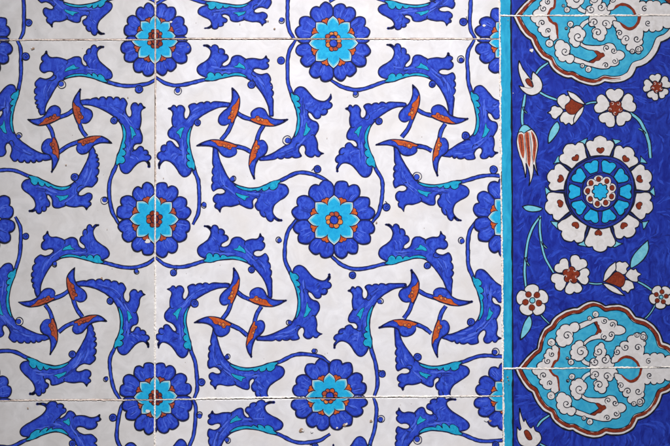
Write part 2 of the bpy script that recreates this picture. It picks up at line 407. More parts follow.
B_LEAVES = [
 ph(10,36,sl)([(625,190),(530,215),(558,230),(442,165),(400,48),(332,125),(290,90),(158,72),(185,165),(120,260),(140,330),(223,210),(340,178)]),
 ph(10,215,sl)([(622,190),(530,228),(550,245),(428,160),(378,45),(325,142),(270,98),(163,78),(185,158),(105,250),(122,340),(195,215),(310,190)]),
 dict(S=pb(460,430),W=pb(428,300),K=pb(408,348),Q=pb(500,232),T1=pb(600,198),H1=pb(535,130),M=pb(572,80),T2=pa(578,310),H2=pa(515,347),O=pa(440,276),E=pa(316,287),D=pa(450,365),J=pb(482,100)),
 dict(S=pd(470,420),W=pd(432,290),K=pd(415,345),Q=pd(490,238),T1=pd(597,200),H1=pd(525,138),M=pd(553,85),T2=pc(578,345),H2=pc(505,374),O=pc(430,292),E=pc(298,298),D=pc(433,372),J=pd(474,130)),
 dict(S=rel(qb,(-43.6,-4.3)),W=rel(qb,(-16.2,-16)),K=rel(qb,(-28.6,-22)),Q=qb,T1=pb(88,392),H1=pb(160,325),M=pb(200,380),T2=pb(330,382),H2=pb(298,318),O=pb(372,200),E=pb(352,128),D=pb(280,247),J=pb(170,272)),
 dict(S=rel(qd,(-43.6,-4.3)),W=rel(qd,(-16.2,-16)),K=rel(qd,(-28.6,-22)),Q=qd,T1=pd(90,405),H1=pd(152,345),M=pd(195,367),T2=pd(330,367),H2=pd(288,300),O=pd(360,200),E=pd(345,115),D=pd(270,235),J=pd(165,280)),
]
for src, E0, over in ((12, (48.2,157), dict(S=(17.5,41),W=(20.8,62),K=(25.7,56.4),O=(26,159.5),D=(19.7,135.7))),
                      (13, (47,337), dict(S=(17.5,221),W=(20.5,244),K=(25.7,236.3),O=(26,340.5),D=(19.3,321.3)))):
    r = A_LEAVES[src]; ex, ey = r['E']
    B_LEAVES.append(mixed({k: (E0[0]-(x-ex), E0[1]+(y-ey)) for k, (x, y) in r.items()}, over))
B_PINS = [
 [[pa(303,232),pa(298,380),pa(355,345),pa(328,430)],[pa(80,362),pa(217,352),pa(195,302),pa(275,318)],[pb(182,222),pb(190,75),pb(138,115),pb(165,22)],[pb(437,98),pb(293,93),pb(310,145),pb(215,138)]],
 [[pc(278,230),pc(272,368),pc(330,355),pc(310,435)],[pc(40,378),pc(192,362),pc(168,318),pc(255,325)],[pd(175,232),pd(185,80),pd(133,115),pd(155,25)],[pd(415,90),pd(278,95),pd(290,145),pd(215,135)]],
]
def flipy(d, k, dx=0): return {n: (x+dx, k-y) for n, (x, y) in d.items()}
C_LEAVES = [
 mixed(flipy(A_LEAVES[0], 81, 1), dict(T1=(206,27.8),H1=(222,15),M=(236,21.5),T2=(262,24.5))),
 mixed(flipy(A_LEAVES[1], 81), dict(T1=(389,28),H1=(404.5,15.6),M=(418,21.3),T2=(446.5,24.2))),
 flipy(A_LEAVES[12], 81), flipy(A_LEAVES[14], 81, 2.5)]
D_LEAVES = [mixed(flipy(B_LEAVES[0], 81), dict(T1=(103,33.5),H1=(87,16.2),M=(76,22),T2=(52,25.5))), flipy(B_LEAVES[6], 79, 3)]
E_LEAVES = [
 mixed(flipy(A_LEAVES[6], 797), dict(T1=(273,402.5),H1=(249,417),M=(239.5,408.5),T2=(212.5,412.5),Q=(283,424.5))),
 mixed(flipy(A_LEAVES[7], 797), dict(T1=(454,399.5),H1=(433,413.5),M=(420,408),T2=(399.4,409.5))),
 flipy(A_LEAVES[10], 797, -1.5), flipy(A_LEAVES[11], 793, -1)]
F_LEAVES = [mixed(flipy(B_LEAVES[5], 798), dict(T1=(38.5,404.2),H1=(60,417.5),M=(71.5,411.5),T2=(98.5,416))), flipy(B_LEAVES[3], 797.5, 7)]

# ================================================================== the border motifs
BR = []      # list of makers, each called with a mapping function for its tile
def c(ox, oy, pts, s=6.7): return [(ox+p[0]/s, oy+p[1]/s)+tuple(p[2:]) for p in pts]
RIM = [(511,11),(513,15.5),(516.4,23),(521,31),(526,37),(530.6,40,1),(533,46),(536.6,52),(541.8,58),(548.3,61.6,1),(550.5,66.5),(554.2,70.9),(561,75.6),(567,77.8),(571.4,77.7,1),(576.6,80.9),(584,83.9),(590,85.3),(594.5,85.5),(599.5,84.5),(604.8,81.6,1),(612,82.7),(621,82),(627.5,79.3),(632.4,75.5),(636.6,67.4,1),(643.6,65.2),(649.5,61.3),(654,56.5),(658,50),(661,42,1),(668,39),(675,32),(681,23),(684.5,15.5),(686,11)]
def offset_curve(p, d):
    T = np.gradient(p, axis=0); T /= np.maximum(np.linalg.norm(T, axis=1, keepdims=True), 1e-9)
    k = 3
    for _ in range(k): T[1:-1] = (T[:-2]+T[1:-1]*2+T[2:])/4
    T /= np.maximum(np.linalg.norm(T, axis=1, keepdims=True), 1e-9)
    return p+np.stack([T[:, 1], -T[:, 0]], 1)*d
def arcs(P):
    A = sum(P[i-1][0]*P[i][1]-P[i][0]*P[i-1][1] for i in range(len(P))); sg = 1 if A > 0 else -1; o = []
    for i, p in enumerate(P):
        q = P[(i+1) % len(P)]; dx, dy = q[0]-p[0], q[1]-p[1]; b = p[2]*.95
        o.append((p[0], p[1], 1))
        for t in (.08, .25, .5, .75, .92) if b else ():
            k = b*(4*t*(1-t))**.6; o.append((p[0]+dx*t+dy*k*sg, p[1]+dy*t-dx*k*sg))
    return o
def medallion(f, brown_to=1.0, cut=1, seed=0):
    Md = Paint('medallion', .30)
    def w(pts): return warp(f, pts)
    def far(p): return f(p)
    base = smooth(RIM, False)
    rim = hand(far(base), .2, .15, seed)
    def off(d): return far(offset_curve(base, d))
    Md.fill(rim, 'cream')
    inner = off(6.4); Md.fill(inner, 'medal')
    k = int(len(base)*brown_to); mid = off(4.3)[:k]
    Md.line(mid, 3.1, 'brown', taper=(1, .2 if brown_to < 1 else 1), vary=.35)
    Md.line(rim, 1.6, 'black'); Md.line(inner, .9, 'black'); Md.line(off(2.8)[:k], .4, 'black')
    q1 = lambda pts: w(c(500, 8, pts)); q2 = lambda pts: w(c(560, 8, pts))
    def curl2(o, x, y, r, rot, h=1):
        a = far([(560+x/6.7, 8+y/6.7)])[0]; b = far([(560+(x+r)/6.7, 8+y/6.7)])[0]; d = far([(560+x/6.7, 8+(y+r)/6.7)])[0]
        flip = np.sign((b-a)[0]*(d-a)[1]-(b-a)[1]*(d-a)[0])
        o.curl(a[0], a[1], r/6.7*1.2, rot*flip, 'black', .95, 1.15, h*flip)
    def ball(o, x, y, r):
        a = far([(560+x/6.7, 8+y/6.7)])[0]; o.dot(a[0], a[1], r/6.7, 'cream', 'black', .9); 
        o.curl(a[0], a[1], r/6.7*.55, 1, 'black', .55, .8)
    # left ribbon cloud with its red stripe
    k = Md.child('cloud', .01)
    k.shape(q1(arcs([(202,20,0),(205,58,.25),(240,98,.3),(266,124,.45),(274,164,.35),(334,184,.3),(357,224,0),(384,206,0),(384,180,.06),(378,150,.06),(372,118,.1),(330,80,0),(312,50,0),(308,10,0)])), 'cream', 'black', 1)
    k.line(smooth(q1([(318,30),(330,72),(352,98),(374,108),(382,140),(384,176),(392,206)]), False), 2.2, 'brown', taper=(1, .4), vary=.4)
    curl2(k, 282-402, 100, 20, 2.4); curl2(k, 325-402, 152, 17, 2.4)
    ball(k, 332-402, 236, 26)
    # long cloud with the red V
    k = Md.child('cloud', .04)
    k.shape(q2([(60,306),(100,326),(150,345),(190,360,1),(225,340),(252,320,1),(226,286),(190,280),(150,262),(124,240),(134,220),(165,244),(210,250),(260,250),(294,246,1),(320,234),(355,240),(372,262),(378,284,1),(405,284),(430,300),(433,325),(415,345),(394,350,1),(394,374),(370,390),(340,390,1),(325,404),(300,408),(275,408),(240,401),(200,390),(150,378),(112,369),(82,355),(60,340)]), 'cream', 'black', 1)
    k.shape(q2([(192,363,1),(225,344),(252,321,1),(224,285,1),(250,286),(272,300),(290,300),(299,320),(276,335),(262,350),(240,354),(222,368)]), 'brown', 'black', .5)
    for x, y, r, a in ((312,268,20,2),(360,285,19,0),(366,355,19,-1),(306,384,18,3)): curl2(k, x, y, r, a)
    k = Md.child('cloud', .08)
    k.shape(q1(arcs([(372,238,.38),(434,230,.3),(466,288,.22),(463,312,.45),(492,354,.38),(440,351,.35),(388,330,.3),(376,282,.25)])), 'cream', 'black', 1)
    curl2(k, 436-402, 290, 26, .2)
    k = Md.child('cloud', .08)
    k.line(smooth(q2([(138,134),(158,104),(205,78)]), False), 3.2, 'cream')
    k.line(smooth(q2([(124,130),(146,96),(190,68)]), False), .8, 'black'); k.line(smooth(q2([(150,138),(172,112),(210,92)]), False), .8, 'black')
    k.shape(q2(arcs([(66,160,.38),(90,132,.35),(148,142,.35),(158,200,.25),(134,228,.22),(128,252,.35),(80,242,.3),(66,204,.3)])), 'cream', 'black', 1)
    curl2(k, 122, 192, 30, .6); ball(k, 70, 108, 20); ball(k, 42, 136, 9)
    # cloud knot at the middle of the joint
    k = Md.child('cloud', .10)
    k.shape(q2(arcs([(212,10,0),(204,50,.2),(196,88,.5),(230,118,.1),(240,132,.42),(222,172,.38),(244,206,.5),(300,180,.3),(312,150,.1),(302,126,.45),(346,112,.4),(366,58,0),(362,10,0)])), 'cream', 'black', 1)
    curl2(k, 230, 96, 24, 3); curl2(k, 304, 106, 24, 0, -1); curl2(k, 252, 164, 26, 3)
    # right cloud with the red horseshoe
    k = Md.child('cloud', .20)
    k.shape(q2(arcs([(360,84,.05),(402,96,.02),(430,126,-.06),(460,146,-.1),(490,140,-.1),(514,118,-.06),(530,90,0),(540,50,0),(545,10,0),(760,10,0),(760,110,.3),(690,122,.35),(640,148,.4),(596,140,.35),(556,152,.12),(548,210,.4),(532,250,.45),(545,290,.45),(506,292,.4),(466,288,.4),(452,240,.45),(412,206,.4),(386,186,.35),(384,160,.3),(376,134,.2),(356,106,.3)])), 'cream', 'black', 1)
    k.line(smooth(q2([(400,94),(428,122),(458,138),(490,132),(512,112),(526,88),(536,30)]), False), 2.6, 'brown', taper=(.3, 1), vary=.4)
    for x, y, r, a in ((398,168,20,3),(444,206,22,3),(514,206,22,0),(590,100,18,1)): curl2(k, x, y, r, a)
    ball(k, 484, 290, 15); ball(k, 525, 276, 18)
    k = Md.child('cloud', .06)
    ball(k, 190, 410, 21); ball(k, 150, 386, 15)
    return Md
def ident(p): return np.atleast_2d(np.array(p, float))
def shift(dx, dy): return lambda p: np.atleast_2d(np.array(p, float))+np.array((dx, dy))
UP = tps([(513,15.5),(530.6,40),(548.3,61.6),(571.4,77.7),(604.8,81.6),(636.6,67),(549.6,43),(565,51.3),(604.5,55.8),(624.5,56.5),(578,37.1),(600.3,40),(633.1,52.8),(630.9,30.4),(588.4,69.2),(560,15.5),(600,15.5),(640,15.5),(547.8,16.6),(590,85.1),(684,15.5),(661,42),(511,11),(686,11),(600,11)],
         [(518,368),(537,348.5),(549.8,324.2),(577.4,307.8),(605.5,306),(636,317),(551.3,342.5),(567,335.8),(601,330.6),(625,328.4),(581,351.5),(601,343.3),(638.4,333.6),(628,355.5),(595.8,314.2),(560,368),(600,368),(640,368.2),(552.5,366),(591.6,301.3),(686,368),(663,342),(515,372.5),(688,372.5),(600,372.5)], 1.0)

def heart_flower(f, x, y, R, angs, core=7, seed=0):
    F = Paint('flower', .30); (x, y), = f([(x, y)])
    for i, a in enumerate(angs):
        s = 1+.06*math.sin(i*2.1+seed)
        F.shape(polar(x, y, R*s, R*s, [(.10,0,1),(.45,-31),(.72,-34.5),(.93,-29),(1.01,-17),(.98,-7),(.89,0,1),(.98,7),(1.01,17),(.93,29),(.72,34.5),(.45,31)], math.radians(a)), 'cream', 'black', 1.1)
    K = F.child('centre', .05)
    K.dot(x, y, core, 'brown', 'black', .9, lobes=5, depth=.35, rot=math.radians(angs[0]))
    for i in range(5):
        a = i*1.257+.3; K.curl(x+core*.72*math.cos(a), y+core*.72*math.sin(a), core*.3, a, 'cream', .45, .6)
    return F
def dotted_flower(f, x, y, R, rot=20, seed=0):
    F = Paint('flower', .30); (x, y), = f([(x, y)])
    for i in range(5):
        F.shape(polar(x, y, R, R, [(.10,0,1),(.45,-33),(.72,-36),(.95,-24),(1.02,-4),(.97,18),(.80,35),(.45,33)], math.radians(rot+72*i)), 'cream', 'black', 1.1)
    F.dot(x, y, R*.5, 'cream')
    K = F.child('centre', .05)
    for i in range(5):
        a = math.radians(rot+30+72*i); K.dot(x+R*.44*math.cos(a), y-R*.44*math.sin(a), R*.19, 'brown', 'black', .5)
    K.dot(x, y, R*.17, 'pale', 'black', .9)
    return F
NS = [0]
def stem(f, pts, w, label=None):
    NS[0] += 1; S = Paint('stem', .12+.0047*(NS[0] % 14))
    S.stroke(smooth(warp(f, pts), False), w, 'pale', 'black', 1.0, taper=(.8, .8)); return S
def blade(f, pts, mat='pale'):
    B = Paint('leaf', .24); q = warp(f, pts); B.shape(q, mat, 'black', 1.1); return B
def wheel(f):
    cx, cy = f([(600, 191.5)])[0]
    W = Paint('wheel_rosette', .30)
    W.dot(cx, cy, 37.2, 'deep', 'black', 1.2); 
    for i in range(10):                          # stalks and sprigs between the petals
        a = math.radians(72+36*i); b = 1.0+(.05 if math.sin(a) < -.3 else 0)
        p = lambda r, d=0: (cx+r*b*math.cos(a+d), cy-r*b*math.sin(a+d))
        W.stroke([p(35), p(44), p(51)], 1.4, 'ring', 'black', .9)
        sp = W.child('sprig', .02)
        sp.shape([p(49.5)+(1,), p(52,.045), p(54.2,.10)+(1,), p(54.2,.03), p(54.8,-.03), p(55,-.09)+(1,), p(52,-.045)], 'pale', 'black', .8)
    for i in range(10):
        a = math.radians(90+36*i); b = 1+.03*math.sin(i*1.7)+(.06 if math.sin(a) < -.3 else 0)-(.05 if math.cos(a) > .5 else 0)
        pt = W.child('petal', .05+.004*i)
        pt.shape(polar(cx, cy, b, b, [(36.2/b,-15.2,1),(41,-16),(46,-17.2),(50,-16.4),(52.3,-12),(51.2,-7.8,1),(54,-6),(56,0),(54,6),(51.2,7.8,1),(52.3,12),(50,16.4),(46,17.2),(41,16),(36.2/b,15.2,1),(36/b,0)], a), 'cream', 'black', 1.1, amp=.3)
        pt.shape(polar(cx, cy, 1, 1, [(38.2,0),(41,-5),(43.6,-4.4),(44,-1.5),(43.2,0),(44,1.5),(43.6,4.4),(41,5)], a+random.uniform(-.04,.04)), 'brown', 'black', .6, amp=.35)
    K = W.child('wheel', .12)
    K.dot(cx, cy, 35.6, 'ring', 'black', 1.3)
    K.dot(cx, cy, 32.6, 'deep', 'black', .7)
    for i in range(10):
        a = math.radians(72+36*i)
        K.shape(polar(cx, cy, 1, 1, [(20,-11.5,1),(25,-14),(29.5,-15),(31.8,-11),(31.7,-5),(30.2,0,1),(31.7,5),(31.8,11),(29.5,15),(25,14),(20,11.5,1),(19.4,0)], a), 'turq', 'black', 1.1, amp=.3)
        a += math.radians(18); K.line([(cx+17*math.cos(a), cy-17*math.sin(a)), (cx+33*math.cos(a), cy-33*math.sin(a))], .9, 'ring')
    K.dot(cx, cy, 18.6, 'ring', 'black', 1.0)
    k = W.child('centre', 1.1)
    for i in range(9):
        a = math.radians(97+40*i); k.dot(cx+11.6*math.cos(a), cy-11.6*math.sin(a), 5.0, 'cream', 'black', .7)
    k.dot(cx, cy, 11.5, 'cream')
    for i in range(9):
        a = math.radians(97+40*i); k.dot(cx+12.4*math.cos(a), cy-12.4*math.sin(a), 2.4, 'brown', 'black', .5, ry=2.7)
    k.dot(cx, cy, 7.4, 'turq', 'black', 1.1, lobes=8, depth=.28)
    return W
def lily(f):
    T = Paint('tulip', .26)
    T.shape(warp(f, c(505,55,[(95,36,1),(120,90),(160,145),(178,166,1),(180,132),(188,110,1),(215,134),(240,164),(251,200),(242,236),(212,262),(175,270),(140,257),(110,232),(93,205,1),(130,214,1),(110,172),(95,125),(88,80)])), 'cream', 'black', 1.2)
    T.line(smooth(warp(f, c(505,55,[(130,214),(160,222),(190,210),(178,166)])), False), .6, 'black')
    T.shape(warp(f, c(505,55,[(138,166),(158,157),(176,178),(190,214,1),(168,210),(147,192)])), 'brown', 'black', .7)
    return T
def jagged_lily():
    T = Paint('tulip', .26); q = lambda p: c(505, 370, p)
    T.shape(q([(98,254,1),(110,302),(126,346),(134,326,1),(150,362),(172,390),(191,374,1),(206,408),(234,424),(242,470),(190,520),(110,505),(82,455),(80,380,1),(98,404),(108,394,1),(96,330)]), 'cream', 'black', 1.1)
    T.shape(q([(128,414),(146,402),(168,424),(182,462),(160,470),(138,446)]), 'brown', 'black', .7)
    return T
def lotus(f, sep1, sep2, body, petals):
    T = Paint('lotus', .26)
    for p in petals: T.shape(warp(f, p), 'cream', 'black', 1.1)
    T.shape(warp(f, body), 'brown', 'black', .8, amp=.25)
    for p in (sep1, sep2): T.shape(warp(f, p), 'cream', 'black', 1.1)
    return T
def red_tulip(f):
    T = Paint('tulip', .26); q = lambda p: warp(f, c(505, 120, p))
    T.shape(q([(95,75),(80,120),(80,170),(94,230),(114,282),(128,335),(137,388,1),(143,340),(140,290),(146,300),(158,340),(166,385),(160,442,1),(180,395),(190,345),(192,300),(204,335),(222,372,1),(210,318),(206,270),(217,210),(221,150),(206,95),(175,58),(130,50)]), 'cream', 'black', 1.1)
    for p in ([(94,96),(120,98),(126,150),(131,200),(124,256),(106,226),(93,170),(88,125)], [(134,90),(158,84),(165,150),(172,230),(166,312),(152,290),(146,220),(138,150)], [(176,74),(200,110),(211,160),(206,222),(193,286),(186,230),(188,160),(179,110)]):
        T.shape(q(p), 'brick', None, amp=.2)
    for p in ([(128,86),(134,160),(142,230),(142,300)], [(165,82),(174,160),(180,230),(190,310)], [(100,95),(110,150),(116,220)], [(190,95),(198,160),(196,230)], [(148,90),(156,180),(160,280)]):
        T.line(smooth(q(p), False), .65, 'black', taper=(.6, .2))
    k = T.child('calyx', .01)
    k.shape(q([(92,80),(100,55),(120,34),(148,34),(178,60,1),(152,72),(126,88,1),(110,78)]), 'pale', 'black', 1.0)
    return T
def border_motifs(f, which):
    out = []
    add = out.append
    if 'top' in which: add(medallion(f, .60))
    if 'top' in which or 'mid' in which:
        add(stem(f, c(505,55,[(205,130),(235,90),(288,52)]), 2.6)); add(stem(f, c(505,55,[(225,245),(280,275),(352,302)]), 2.6))
        add(stem(f, c(505,55,[(120,345),(130,372),(147,390)]), 1.4)); add(stem(f, c(505,55,[(135,265),(125,330),(117,380),(115,440),(122,490)]), 3.0))
        add(lily(f))
    if 'mid' in which:
        add(stem(f, [(586,104),(591,102.5),(597,102)], 2.2))
        add(lotus(f, c(560,70,[(48,138,1),(100,160),(140,195),(172,232,1),(145,226),(100,207),(64,176)]), c(560,70,[(162,238,1),(150,282),(126,322),(94,362,1),(91,330),(108,292),(134,262)]),
            c(560,70,[(158,236,1),(110,208),(75,194),(60,215),(34,240),(44,275),(70,296),(110,292),(128,266)]),
            [c(505,55,[(350,318),(352,290),(372,268),(396,260),(410,272),(424,270),(438,300),(420,340),(396,362),(370,345)]),
             c(505,55,[(284,386,1),(306,370),(312,348),(334,338),(352,346),(372,350),(390,372),(376,396),(358,412),(340,428),(316,420),(306,398)]),
             c(505,55,[(376,402),(392,382),(430,378),(470,392),(470,440),(448,470),(428,456),(406,468),(390,452),(372,448),(366,422)])]))
        add(heart_flower(f, 615.2, 108, 20, [92,20,-52,-124,-196], 6.8))
        add(heart_flower(f, 657, 87, 13.5, [100,28,-44,-116,-188], 5.5))
        add(stem(f, [(638.5,128.5),(642.5,130.5),(645.5,134)], 1.6)); add(stem(f, [(630.5,113),(639,120),(645,131),(649,143),(650.5,158)], 3.4))
        add(red_tulip(f))
        add(blade(f, c(505,120,[(352,12),(366,50),(346,96),(312,140),(290,158,1),(289,115),(304,66),(330,28)])))
        add(blade(f, c(505,180,[(116,178,1),(150,168),(200,174),(254,190,1),(230,208),(180,213),(140,202)])))
        add(wheel(f))
        add(stem(f, [(525.6,257),(526.8,262),(529.3,266)], 1.5)); add(stem(f, [(541.5,241),(543.5,245),(547,248.5)], 1.5))
        add(stem(f, [(540.5,216),(533.5,226),(529,237),(526.8,247),(525.6,258),(524.6,272),(526,288)], 2.8)); add(stem(f, [(540.3,216.5),(539.8,229),(541.5,243),(544.5,256),(549,265),(553.5,272.5)], 2.6))
        add(stem(f, [(589,283),(596,284),(603,283.5)], 2.0)); add(stem(f, [(637.5,281.5),(645,285.5),(653,291),(662,297)], 2.4))
    if 'mid' in which or 'low' in which:
        add(lotus(f, c(560,245,[(372,112,1),(330,145),(300,190),(288,248,1),(320,226),(350,192),(374,160)]), c(560,245,[(283,256,1),(330,264),(380,290),(434,340,1),(380,326),(330,302)]),
            c(560,245,[(298,247,1),(340,210),(375,180),(410,190),(436,220),(430,260),(405,282),(360,267)]),
            [c(560,245,[(372,165),(374,125),(398,108),(418,116),(440,112),(462,138),(446,160),(454,184),(426,198),(395,190)]),
             c(560,245,[(438,198),(470,160),(492,166),(508,158),(520,180),(544,196),(522,214),(520,246),(480,242),(450,220)]),
             c(560,245,[(438,234),(480,246),(492,266),(496,292),(474,300),(456,322),(436,308),(420,306),(408,282)])]))
        add(blade(f, [(648,240,1),(648.5,250),(643,260),(631.5,268),(630.8,261),(634.5,253.5),(641,246.5)]))
        add(heart_flower(f, 571.1, 274.9, 19.5, [60,-6,-80,-152,136], 7.6, 2))
        add(stem(f, c(505,300,[(238,98),(262,125),(298,160)]), 1.8))
        add(dotted_flower(f, 532.3, 300.5, 16.2))
        add(dotted_flower(f, 661, 297, 12, 50))
        add(stem(f, [(641,320.5),(647,317),(653,309),(656,302)], 1.8))
        add(blade(f, c(505,300,[(164,106),(181,150),(166,200),(132,244),(102,268,1),(109,215),(130,150)])))
        add(medallion(lambda p: UP(np.array(p)) if f is ident else f(UP(np.array(p))), 1.0, seed=4))
    return out

# ================================================================== tiles
def vx(y): return np.interp(y, [-120,18,219,397,620], [155.3,155.4,155.4,154.9,154.4])        # left upright joint
def wx(y): return np.interp(y, [-120,40,150,260,400,620], [498.6,499.8,500.5,502.2,503.2,504.6])   # joint beside the border
def h1(x): return np.interp(x, [-220,18,150,165,330,700], [41,39.9,39.6,38.6,38.9,39.0])
def h2(x): return np.interp(x, [-220,18,150,250,330,505], [402,400.7,399.9,397.9,396.9,396.1])
def h3(x): return np.interp(x, [490,600,720], [15.7,15.3,15.0])
def h4(x): return np.interp(x, [490,505,600,720], [369,368.7,368.0,367.0])
G = .5
def tile(name, quad, label, face, group, paints, flaws=()):
    """A glazed slab 9 mm thick with softly rounded arrises; its painting is cut to its own edges."""
    q = np.array(quad, float); ctr = q.mean(0); V, F, MI = [], [], []
    rings = [(.0, 9.0), (.0, .9), (.25, .35), (.7, .06), (1.1, 0.0)]
    for ins, dep in rings:
        for i in range(4):
            s = np.sign(ctr-q[i]); x, y = q[i]+s*ins
            V.append(world(x, y, -dep))
    for r in range(4):
        for i in range(4):
            j = (i+1) % 4; F.append([r*4+i, r*4+j, (r+1)*4+j, (r+1)*4+i][::1]); MI.append(1 if r < 2 else 0)
    F.append([16,19,18,17]); MI.append(0); F.append([0,1,2,3]); MI.append(1)
    for x, y, r, m in flaws:
        b = len(V); k = 9
        for i in range(k):
            a = i/k*6.283; w = r*random.uniform(.6, 1.25); V.append(world(x+w*math.cos(a), y+w*.8*math.sin(a), .85+.003*(b % 17)))
        F.append(list(range(b, b+k))[::-1]); MI.append(2 if m == 'clay' else 3)
    me_mats = [M[face], M['clay'], M['clay'], M['white']]
    org = world(ctr[0], max(q[:, 1]), 0)
    o = mesh_object(name, V, F, me_mats, MI, origin=org)
    import bmesh
    bm = bmesh.new(); bm.from_mesh(o.data); bmesh.ops.recalc_face_normals(bm, faces=bm.faces[:18]); bm.to_mesh(o.data); bm.free()
    o['label'] = label; o['category'] = 'tile'; o['group'] = group; o['kind'] = 'thing'
    s = .35; cl = [tuple(q[i]+np.sign(ctr-q[i])*s) for i in range(4)]
    for p in paints: p.build(o, cl)
    return o
def leaves(lst, bend=BEND, dark='outline', s0=0): return [split_leaf(d, bend, s0+i, s0, dark) for i, d in enumerate(lst)]
FG = 'white tiles painted with blue split leaves'; BG = 'border tiles painted with turquoise medallions'
def quad(l, r, t, b, ys):
    """corners from joint curves, photo order TL, TR, BR, BL (clockwise on screen)"""
    return [(l(ys[0])+G, t(l(ys[0]))+G), (r(ys[0])-G, t(r(ys[0])-5)+G), (r(ys[1])-G, b(r(ys[1])-5)-G), (l(ys[1])+G, b(l(ys[1])+8)-G)]
k = lambda v: (lambda _: v)
# main tile
pa_ = leaves(A_LEAVES)
pa_ += [pinwheel(h, 'orange', seed=i*5) for i, h in enumerate(A_PINS)]
pa_ += [rosette(334,220,41.5,39.5,0,.62,seed=1), rosette(333.5,43.2,38.5,39,0,.63,seed=2), rosette(330,396,38.5,36.8,2,.62,seed=3),
        rosette(155.6,41.5,35.5,35,0,.62,'brick','brick',seed=4), rosette(155,219.3,37.6,38.2,0,.62,'brick','brick',seed=5), rosette(155,397,37,36,3,.60,'brick','brick',seed=6),
        rosette(512,42.5,38,34.5,0,.60,seed=7), rosette(511.5,217,38.5,41,0,.60,seed=8), rosette(511,396,37.5,34,0,.58,seed=9)]
tile('ceramic_tile', quad(vx, wx, h1, h2, (39, 397)), 'large white tile with blue leaves, orange pinwheels and a whole rosette at its centre', 'white', FG, pa_,
     [(376.5,222.5,1.0,'clay'),(163.5,178,.6,'clay'),(327,138,.5,'clay'),(271,85.5,.6,'clay'),(478.6,381.6,.6,'clay'),(188,47,.7,'clay')])
# tile on the left, the design mirrored
pb_ = leaves(B_LEAVES, BENDS, 'black', 3)
pb_ += [pinwheel(h, 'brick', 'black', i*7+2) for i, h in enumerate(B_PINS)]
pb_ += [rosette(155,41,35.5,35.5,0,.64,'brick','brick','black',14), rosette(154.5,219,38,38.2,0,.64,'brick','brick','black',15), rosette(155.5,397,36.5,36,0,.58,'brick','brick','black',16),
        rosette(-22,42,36,36,0,.62,'brick','brick','black',17), rosette(-23,219,38,38,0,.62,'brick','brick','black',18), rosette(-23,398,37,37,0,.62,'brick','brick','black',19)]
tile('ceramic_tile', quad(k(-188.), vx, h1, h2, (39.5, 399)), 'greyish white tile at left with mirrored navy leaves and two brick red pinwheels', 'greyish', FG, pb_,
     [(33,48.4,1.8,'clay'),(31.5,47.8,.9,'white'),(102,278,1.1,'clay'),(107.2,229.4,.5,'clay'),(148.5,216,1.5,'clay'),(147.5,241.2,2.6,'white'),(128,97.5,.7,'clay'),(66,165,.8,'clay')])
# strip of tiles above
tile('ceramic_tile', quad(vx, wx, k(-318.), h1, (-100, 38)), 'white tile cut off by the top edge, between grey tile and border', 'white', FG,
     leaves(C_LEAVES, s0=5)+[rosette(333,39,37.5,37,0,.62,seed=22), rosette(155.8,36,33,33,0,.60,'brick','brick',seed=23), rosette(512,37,37,34,0,.6,seed=24)],
     [(268,21,1.0,'clay'),(274.5,28.5,1.1,'clay'),(240,24,.6,'clay'),(171,22,1.4,'white'),(484,25.5,1.6,'white')])
tile('ceramic_tile', quad(k(-188.), vx, k(-317.), h1, (-100, 39)), 'greyish white tile in the top left corner with navy leaf undersides over the joint', 'greyish', FG,
     leaves(D_LEAVES, BENDS, 'black', 2)+[rosette(154.5,36,31.5,34,0,.6,'brick','brick','black',25), rosette(-22,37,34,34,0,.6,'brick','brick','black',26)])
# strip of tiles below
tile('ceramic_tile', quad(vx, wx, h2, k(754.), (398, 600)), 'worn white tile cut off by the bottom edge, chipped under its rosette', 'white', FG,
     leaves(E_LEAVES, s0=1)+[rosette(328,397,38.5,33.5,3,.58,seed=32), rosette(156,399,36,36,2,.56,'brick','brick',seed=33), rosette(511,397,38,33,0,.58,seed=34)],
     [(301.5,430,2.6,'clay'),(303,430.4,1.7,'white'),(345,424.5,2.2,'clay'),(346.5,424,1.5,'white'),(337,428,1.2,'white'),(371,421,1.6,'clay'),(372,420.6,1.0,'white'),(486,419.5,3.0,'white'),(490,421,1.6,'clay'),(312,431.5,1.6,'white')])
tile('ceramic_tile', quad(k(-188.), vx, h2, k(755.), (400, 600)), 'greyish white tile in the bottom left corner with the top of one navy leaf', 'greyish', FG,
     leaves(F_LEAVES, BENDS, 'black', 4)+[rosette(156,399,35.5,36,0,.56,'brick','brick','black',35)], [(147.5,411,2.4,'white'),(28,408,.9,'clay')])
# border tiles
def band(x0, y0, y1, dx=0):
    g = Paint('cobalt_ground', .03); e = [(x0(y), y) for y in np.linspace(y0, y1, 60)]
    L = hand([(x, y) for x, y in e], .35, .12, 9)
    g.fill(list(L)+[(686.5, y1), (686.5, y0)], 'deep'); g.line(L, 1.7, 'black', vary=.4)
    rl = random.Random(int(y0)+3); z0 = g.z
    seen = {}
    for i in range(int((y1-y0)*5)):
        x = rl.uniform(515, 684); y = rl.uniform(y0, y1); q = [(x, y)]
        for _ in range(rl.randint(3, 6)):
            a = noise.noise(Vector((x*.018, y*.018, 5.5)))*5+rl.uniform(-.35, .35)+1.2; x += 2.6*math.cos(a); y += 2.6*math.sin(a); q.append((x, y))
        if min(p[0] for p in q) < 514.5 or max(p[0] for p in q) > 685: continue
        if any((x-u)**2+(y-v)**2 < 330 for u, v in seen.setdefault(i % 14, [])): continue
        seen[i % 14].append((x, y)); g.z = z0+(i % 14)*.004
        g.line(smooth(q, False), rl.uniform(.7, 2.0), rl.choice(('deep_light','deep_light','deep_dark')), taper=(.15, .15), vary=.5)
    g.z = z0
    R = [(686.5, y) for y in np.linspace(y0, y1, 30)]; g.line(R, 1.5, 'black')
    return g
bx = lambda y: np.interp(y, [-100,15,200,370,620], [510.6,511,512.2,512.6,514])
